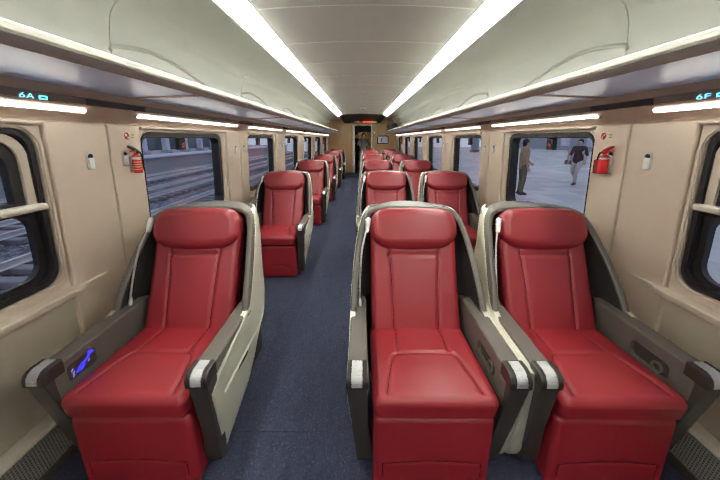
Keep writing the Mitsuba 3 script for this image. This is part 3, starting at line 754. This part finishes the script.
    add('reading_lamp__lamp_head', tm(balls([stalk[-1] + [0.0, -0.002, -0.012], stalk[-1] + [0.008, 0.020, 0.045]], [0.0125, 0.0155])), 'lamp_white')
    add('reading_lamp__foot', tm(balls([(-0.302, 1.440, 0.585), (-0.303, 1.452, 0.61)], [0.012, 0.009])), 'lamp_grey')
    # slim control display on the inside of the left arm
    dsp = extrude(rrect(1.035, 1.165, 0.470, 0.540, 0.012), 0.0015)
    v = dsp.vertices; dsp = trimesh.Trimesh(np.column_stack([-0.2622 + v[:, 2] - 0.006, v[:, 0], v[:, 1]]), dsp.faces, process=False)
    add('armrest__control_display', dsp, 'dark_plastic', False)
    return parts

SEATS = {(hi, inner): seat_parts(hi, inner) for hi in (True, False) for inner in (0, 1, -1)}
row_word = ['nearest the camera', 'in the second row', 'in the third row', 'in the fourth row', 'in the fifth row', 'in the last row']
col = [(-0.968, 'single red leather seat beside the left windows', 'single red seats along the left windows'),
       (0.262, 'red leather seat on the aisle side of the right pair', 'aisle seats of the right pairs'),
       (0.995, 'red leather seat on the window side of the right pair', 'window seats of the right pairs')]
for row in range(ROWS):
    for cx, lab, grp in col:
        key = thing('recliner_seat', f'{lab}, {row_word[row]}', 'seat', grp)
        for path, d in SEATS[row < 2, 0 if cx < 0 else (1 if cx < 0.5 else -1)]:
            if row > 2 and path.endswith(('pull_slot', 'tag')): continue
            put(f'{key}__{path}', d, None, loc=(cx, row * PITCH, 0))
        if row == 0 and cx < 0:
            seatA = key
# lit symbols of the nearest left seat's display: a little reclining figure and marks
def on_arm(poly):
    m = extrude(poly, 0.001)
    v = m.vertices
    return trimesh.Trimesh(np.column_stack([-0.968 - 0.2666 + v[:, 2], v[:, 0], v[:, 1]]), m.faces, process=False)
BLUE, PALE = [0.03, 0.03, 0.9], [0.16, 0.15, 0.45]
fig = LineString([(1.145, 0.531), (1.120, 0.512), (1.088, 0.505), (1.072, 0.489)]).buffer(0.0055)
head = LineString([(1.135, 0.534), (1.150, 0.528)]).buffer(0.0075)
put(f'{seatA}__armrest__display_symbol', on_arm(fig), 'gasket_black', False, **emit(BLUE))
put(f'{seatA}__armrest__display_symbol', on_arm(head), 'gasket_black', False, **emit(BLUE))
put(f'{seatA}__armrest__display_symbol', on_arm(LineString([(1.105, 0.497), (1.088, 0.486)]).buffer(0.006)), 'gasket_black', False, **emit(BLUE))
for y, z in ((1.052, 0.511), (1.056, 0.497), (1.054, 0.484), (1.128, 0.500)):
    put(f'{seatA}__armrest__display_symbol', on_arm(LineString([(y - 0.003, z - 0.003), (y + 0.004, z + 0.004)]).buffer(0.0022)), 'gasket_black', False, **emit(PALE))

# ------------------------------------------------------------------ fire extinguishers and their stickers
def extinguisher(side, k, label):
    word = 'left' if side < 0 else 'right'
    o = k * BAY
    yc, zc = (1.838 if side < 0 else 1.800) + o, 1.305
    key = thing('fire_extinguisher', label, 'fire extinguisher')
    w0 = 0.054
    c = wall_pt(yc, zc, w0, side)
    def small(m):
        m = m.copy(); m.vertices = (np.asarray(m.vertices) - c) * np.array([0.80, 0.80, 0.80]) + c
        return m
    body = lathe([(0, -0.075), (0.026, -0.075), (0.031, -0.068), (0.031, 0.040), (0.026, 0.055), (0.013, 0.064), (0.011, 0.080), (0, 0.080)], c, 'z', 24)
    put(f'{key}__body', small(body), 'fire_red')
    put(f'{key}__valve', small(lathe([(0, 0.076), (0.015, 0.076), (0.016, 0.094), (0, 0.096)], c)), 'fire_red' if side > 0 else 'steel')
    hl = [c + [0, -0.055, 0.112], c + [0, 0.01, 0.092]]
    put(f'{key}__lever', small(tm(balls([c + [0, -0.060, 0.122], c + [0, -0.045, 0.118], c + [0, 0.012, 0.094]], [0.009, 0.012, 0.012]))), 'dark_plastic' if side < 0 else 'fire_red')
    put(f'{key}__carry_handle', small(tm(balls([c + [0, -0.042, 0.088], c + [0, 0.01, 0.082]], [0.007, 0.009]))), 'fire_red')
    put(f'{key}__gauge', small(lathe([(0, 0), (0.012, 0), (0.012, 0.012), (0, 0.014)], c + [-side * 0.014, 0.0, 0.083], 'x')), 'cap_black')
    put(f'{key}__hose', small(tube(curve([c + [0, 0.012, 0.086], c + [-side * 0.012, 0.040, 0.066], c + [-side * 0.01, 0.043, 0.0], c + [-side * 0.01, 0.040, -0.05]], 20), 0.006)), 'black_fabric')
    for dz in (0.026, 0.008, -0.010, -0.028, -0.046):
        if side < 0:
            put(f'{key}__print_line', small(lathe([(0.0300, -0.0028), (0.0316, -0.0028), (0.0316, 0.0028), (0.0300, 0.0028), (0.0300, -0.0028)], c + [0, 0, dz])), 'sign_yellow')
    put(f'{key}__bracket', trimesh.util.concatenate([wall_map(slab(yc - 0.02, yc + 0.02, zc - 0.056, zc + 0.04, 0.018, 0.034, 0.003), side),
        lathe([(0.0245, -0.005), (0.0262, -0.005), (0.0262, 0.005), (0.0245, 0.005), (0.0245, -0.005)], c + [0, 0, 0.030])]), 'steel')
    if side > 0:
        put(f'{key}__holder', trimesh.util.concatenate([wall_map(slab(yc + 0.022, yc + 0.060, zc - 0.062, zc + 0.020, 0.018, 0.070, 0.006), side)]), 'dark_red')
    s1 = thing('warning_sticker', f'round red warning sticker above the {"near" if k == 0 else "far"} {"left" if side < 0 else "right"} fire extinguisher', 'sticker')
    R = 0.0205
    ys, yn = ((1.828, 1.876) if side < 0 else (1.871, 1.82)); ys += o; yn += o
    disc = LineString([(ys - 0.00005, 1.463), (ys + 0.00005, 1.463)]).buffer(R)
    put(f'{s1}__backing', wall_map(plate(disc, 0.0195, 0.0208), side), 'fire_red', False)
    put(f'{s1}__symbol', wall_map(plate(LineString([(ys - 0.007, 1.470), (ys + 0.007, 1.456)]).buffer(0.0055), 0.0205, 0.0214), side), 'white_print', False)
    put(f'{s1}__symbol', wall_map(plate(LineString([(ys - 0.005, 1.454), (ys + 0.002, 1.461)]).buffer(0.0030), 0.0205, 0.0216), side), 'cap_black', False)
    s2 = thing('notice_sticker', f'small pale notice sticker above the {"near" if k == 0 else "far"} {"left" if side < 0 else "right"} fire extinguisher', 'sticker')
    put(f'{s2}__backing', wall_map(plate(rrect(yn - 0.018, yn + 0.018, 1.443, 1.483, 0.003), 0.0195, 0.0208), side), 'sign_yellow', False)
    put(f'{s2}__line', wall_map(plate(sbox(yn - 0.012, 1.468, yn + 0.012, 1.474), 0.0205, 0.0212), side), 'seam_grey', False)
    put(f'{s2}__line', wall_map(plate(sbox(yn - 0.012, 1.452, yn + 0.006, 1.458), 0.0205, 0.0212), side), 'seam_grey', False)
extinguisher(-1, 0, 'red fire extinguisher with a black lever on the nearest left wall pillar')
extinguisher(1, 0, 'red fire extinguisher in a dark red holder on the nearest right wall pillar')
extinguisher(-1, 5, 'tiny red fire extinguisher on the farthest left wall pillar')
extinguisher(1, 5, 'tiny red fire extinguisher on the farthest right wall pillar')

# ------------------------------------------------------------------ black bag on the right rack
key = thing('travel_bag', 'black travel bag lying on the far end of the right luggage rack', 'bag')
bc = np.array([1.13, 11.75, 1.845])
put(f'{key}__body', tm(balls([bc + [-0.09, -0.35, -0.03], bc + [0.10, -0.35, -0.03], bc + [-0.07, 0.3, -0.03], bc + [0.10, 0.3, -0.02], bc + [0.04, -0.30, 0.06], bc + [0.05, 0.25, 0.05]], [0.10] * 6, 20)), 'black_fabric')
put(f'{key}__strap', tube(curve([bc + [-0.13, -0.30, 0.07], bc + [-0.205, -0.15, 0.02], bc + [-0.205, 0.1, 0.02], bc + [-0.12, 0.22, 0.09]], 20), 0.014), 'black_fabric')

# ------------------------------------------------------------------ people
def person(base, label, at, yaw_deg, pose, cloth, height=1.68, hair_len=0.0):
    """pose: joints in metres for a 1.68 m figure, facing -y, feet at z = 0"""
    s = height / 1.68
    a = math.radians(yaw_deg)
    R = np.array([[math.cos(a), -math.sin(a), 0], [math.sin(a), math.cos(a), 0], [0, 0, 1]])
    J = dict(head=(0, -0.02, 1.56), neck=(0, 0, 1.42), chest=(0, 0, 1.26), waist=(0, 0, 1.02), pelvis=(0, 0, 0.90),
             shl=(0.175, 0, 1.37), shr=(-0.175, 0, 1.37), ell=(0.215, 0.0, 1.10), elr=(-0.215, 0.0, 1.10), wrl=(0.22, -0.06, 0.86), wrr=(-0.22, -0.06, 0.86),
             hil=(0.09, 0, 0.88), hir=(-0.09, 0, 0.88), knl=(0.10, -0.02, 0.48), knr=(-0.10, -0.02, 0.48), anl=(0.10, 0.02, 0.08), anr=(-0.10, 0.02, 0.08))
    J.update(pose)
    J = {k_: np.array(v_, float) for k_, v_ in J.items()}
    def W(m):
        m = tm(m).copy()
        m.vertices = (np.asarray(m.vertices) * s) @ R.T + np.array(at)
        return m
    def smooth(ms, it=6):
        u_ = m3.Manifold.batch_boolean(ms, m3.OpType.Add).refine_to_length(0.03)
        q = tm(u_); q = trimesh.Trimesh(q.vertices, q.faces, process=True)
        trimesh.smoothing.filter_taubin(q, iterations=it)
        return q
    def bone(p, q, r0, r1): return balls([J[p], J[q]], [r0, r1], 16)
    key = thing(base, label, 'person')
    hd = J['head']
    face = (J['head'] - J['neck']); 
    body = [balls([hd + [0, 0, 0.03], hd + [0, -0.012, -0.05]], [0.088, 0.066], 20), balls([hd + [0, -0.095, -0.01], hd + [0, -0.080, 0.02]], [0.013, 0.010], 10),
            balls([hd + [0.085, 0.005, 0.0], hd + [0.085, 0.005, 0.025]], [0.012, 0.016], 10), balls([hd + [-0.085, 0.005, 0.0], hd + [-0.085, 0.005, 0.025]], [0.012, 0.016], 10),
            balls([hd, J['neck']], [0.055, 0.058]), balls([J['neck'], J['shl'], J['shr']], [0.055, 0.05, 0.05]), balls([J['shl'], J['shr'], J['waist']], [0.06, 0.06, 0.10]),
            balls([J['waist'], J['hil'], J['hir']], [0.10, 0.09, 0.09])]
    for d in 'lr':
        body += [bone('sh' + d, 'el' + d, 0.045, 0.036), bone('el' + d, 'wr' + d, 0.036, 0.026), bone('hi' + d, 'kn' + d, 0.075, 0.052), bone('kn' + d, 'an' + d, 0.052, 0.036)]
        wr, el = J['wr' + d], J['el' + d]
        dv = (wr - el) / np.linalg.norm(wr - el)
        sx = np.cross(dv, [1.0, 0.2, 0]); sx /= np.linalg.norm(sx)
        pn = np.cross(dv, sx)
        body.append(balls([wr, wr + dv * 0.085 + sx * 0.026, wr + dv * 0.085 - sx * 0.026], [0.024, 0.015, 0.015], 12))
        for fi, (off, ln) in enumerate(((0.030, 0.062), (0.010, 0.074), (-0.010, 0.070), (-0.030, 0.052))):
            b0 = wr + dv * 0.085 + sx * off
            b1 = b0 + dv * ln * 0.55 + pn * 0.006; b2 = b0 + dv * ln * 0.95 + pn * 0.020
            body += [balls([b0, b1], [0.0095, 0.009], 8), balls([b1, b2], [0.009, 0.0075], 8)]
        t0 = wr + dv * 0.03 + sx * 0.022
        body += [balls([t0, t0 + dv * 0.040 + sx * 0.030], [0.013, 0.011], 8), balls([t0 + dv * 0.040 + sx * 0.030, t0 + dv * 0.072 + sx * 0.036], [0.011, 0.009], 8)]
    put(f'{key}__body', W(smooth(body, 3)), 'skin')
    for ex in (0.031, -0.031):
        put(f'{key}__eye', W(balls([hd + [ex, -0.078, 0.022], hd + [ex * 1.2, -0.077, 0.022]], [0.009, 0.009], 10)), 'hair')
    put(f'{key}__mouth', W(balls([hd + [0.018, -0.068, -0.052], hd + [-0.018, -0.068, -0.052]], [0.006, 0.006], 8)), 'dark_red')
    hr = m3.Manifold.sphere(0.098, 24).translate([0, 0.016, 0.045]) + balls([(0, 0.03, 0.02), (0, 0.05, -0.05 - hair_len)], [0.09, 0.06], 18)
    hr = hr - m3.Manifold.cube([0.3, 0.12, 0.16], True).translate([0, -0.105, -0.02])
    put(f'{key}__hair', W(tm(hr.translate(hd.tolist()))), 'hair')
    top = [balls([J['shl'], J['shr'], J['chest'] + [0, -0.03, 0]], [0.068, 0.068, 0.125]), balls([J['chest'], J['waist'] + [0.03, 0, 0], J['waist'] - [0.03, 0, 0]], [0.14, 0.125, 0.125]),
           balls([J['waist'] + [0.05, 0, 0], J['waist'] - [0.05, 0, 0], J['pelvis'] + [0.06, 0, -0.03], J['pelvis'] - [0.06, 0, 0.03]], [0.12, 0.12, 0.115, 0.115]), balls([J['neck'] - [0, 0, 0.02], J['shl'], J['shr']], [0.068, 0.062, 0.062])]
    for d in 'lr':
        top += [bone('sh' + d, 'el' + d, 0.066, 0.052)]
        if cloth.get('sleeve', 'long') == 'long': 
            top += [balls([J['el' + d], J['el' + d] * 0.12 + J['wr' + d] * 0.88], [0.052, 0.040], 14)]
    put(f'{key}__jacket', W(smooth(top)), cloth['top'])
    tr = [balls([J['pelvis'], J['hil'], J['hir']], [0.11, 0.10, 0.10])]
    for d in 'lr':
        tr += [bone('hi' + d, 'kn' + d, 0.098, 0.070), balls([J['kn' + d], J['an' + d] + [0, 0, 0.03]], [0.070, 0.052], 16)]
    put(f'{key}__trousers', W(smooth(tr)), cloth['bottom'])
    for d in 'lr':
        an, kn = J['an' + d], J['kn' + d]
        fwd = np.array([0, -1.0, 0])
        toe = J.get('to' + d, an + fwd * 0.14 - [0, 0, 0.045])
        put(f'{key}__shoe', W(balls([an + [0, 0.03, -0.035], an - [0, 0, 0.02], toe, (an + toe) / 2 - [0, 0, 0.012]], [0.043, 0.045, 0.034, 0.043], 14)), cloth.get('shoe', 'shoe'))
    return key

GROUND_R, GROUND_L = -0.20, -1.35
stride = dict(knl=(0.09, -0.20, 0.50), anl=(0.09, -0.20, 0.10), knr=(-0.09, -0.08, 0.50), anr=(-0.09, 0.22, 0.20), ell=(0.23, 0.10, 1.12), wrl=(0.22, 0.02, 0.89), elr=(-0.23, -0.10, 1.12), wrr=(-0.20, -0.22, 0.92),
              tor=(-0.09, 0.16, 0.055))
person('person', 'person in a dark top and pale trousers walking on the platform outside', (7.75, 10.95, GROUND_R), -60, stride, dict(top='navy_fabric', bottom='pale_trousers', sleeve='short'), 1.62)
person('person', 'person in a tan top standing on the platform at the window edge', (4.78, 9.0, GROUND_R), 80, dict(ell=(0.24, -0.06, 1.12), wrl=(0.17, -0.22, 0.98)), dict(top='tan_fabric', bottom='olive_fabric'), 1.63)
person('person', 'person in slate grey clothes holding both hands up to the face in the far doorway', (0.06, Y_END + 0.35, 0.0), 0,
       dict(ell=(0.26, -0.12, 1.20), elr=(-0.26, -0.12, 1.20), wrl=(0.09, -0.25, 1.43), wrr=(-0.09, -0.25, 1.43)), dict(top='slate_fabric', bottom='grey_fabric'), 1.66)
person('person', 'person dressed in black standing at the left edge of the far doorway', (-0.30, Y_END + 0.75, 0.0), 60, {}, dict(top='black_fabric', bottom='black_fabric'), 1.70)

# ------------------------------------------------------------------ outside, left: tracks and the opposite platform
tag('ballast_bed', 'grey crushed stone ballast between the tracks outside the left windows', 'ballast', None, 'stuff')
put('ballast_bed', cbox((-9.4, 25, GROUND_L - 0.181), (15.2, 90, 0.2)), 'ballast', False)
tracks = [(-6.9, 'nearest'), (-10.7, 'middle'), (-14.9, 'farthest')]
for x, wd in tracks:
    key = thing('railway_track', f'{wd} railway track outside the left windows', 'track')
    for dx in (-0.75, 0.75):
        web = Polygon([(-0.07, 0), (0.07, 0), (0.012, 0.03), (0.012, 0.11), (0.036, 0.125), (0.036, 0.16), (-0.036, 0.16), (-0.036, 0.125), (-0.012, 0.11), (-0.012, 0.03)])
        m = prism_y(web, -15, 65); m.apply_translation([x + dx, 0, GROUND_L + 0.081])
        put(f'{key}__rail', m, 'rail_steel', False)
    sl = mikit.ply(cbox((0, 0, 0), (2.5, 0.26, 0.16), 0.02), 'sleeper', smooth=False)
    for i in range(70):
        put(f'{key}__sleeper', {**sl}, None, loc=(x, -2.0 + 0.62 * i, GROUND_L))
key = thing('opposite_platform', 'pale concrete platform edge across the tracks outside the left windows', 'platform')
put(f'{key}__wall', cbox((-18.2, 25, -0.72), (2.0, 90, 1.3)), 'concrete', False)
put(f'{key}__edge_slab', cbox((-18.1, 25, -0.06), (2.4, 90, 0.14), 0.02), 'pale_blue', False)
put(f'{key}__deck', cbox((-22.5, 25, -0.05), (7.0, 90, 0.1)), 'concrete', False)
tag('station_building', 'dark station wall behind the opposite platform', 'building')
put('station_building__wall', cbox((-26.35, 25, 2.5), (0.6, 90, 7.0)), 'concrete_dark', False)
for i in range(16):
    key = thing('platform_column', 'pale blue column on the opposite platform outside the left windows', 'column', 'columns on the opposite platform')
    put(f'{key}__shaft', rbox((-20.0, 1.5 + 3.3 * i, 2.5), (0.55, 0.55, 4.9), 0.08), 'pale_blue')
    put(f'{key}__plinth', cbox((-20.0, 1.5 + 3.3 * i, 0.151), (0.8, 0.8, 0.3), 0.03), 'concrete', False)
# ------------------------------------------------------------------ outside, right: the station platform
tag('platform', 'pale paved station platform outside the right windows', 'platform')
put('platform__paving', cbox((15.2, 20, GROUND_R - 0.1), (26.6, 80, 0.2)), 'platform_stone', False)
put('platform__edge_stone', cbox((1.66, 20, GROUND_R - 0.1), (0.35, 80, 0.2), 0.01), 'concrete', False)
tag('station_hall', 'grey station hall wall beyond the platform', 'building')
put('station_hall__wall', cbox((28.9, 20, 2.8), (0.6, 80, 6.0)), 'concrete', False)
for i in range(12):
    put('station_hall__wall_panel', cbox((28.55, -6 + 4.4 * i, 1.7), (0.1, 3.6, 2.6), 0.03), 'lilac_panel', False)
for i in range(5):
    key = thing('hall_column', 'broad grey column on the platform outside the right windows', 'column', 'columns on the right platform')
    put(f'{key}__shaft', lathe([(0, 0), (0.45, 0), (0.45, 5.0), (0, 5.0)], (14.0, 11.0 + 9.0 * i, GROUND_R + 0.003), 'z', 24), 'concrete')
    put(f'{key}__plinth', lathe([(0, 0), (0.58, 0), (0.56, 0.25), (0, 0.26)], (14.0, 11.0 + 9.0 * i, GROUND_R + 0.003), 'z', 24), 'concrete_dark')
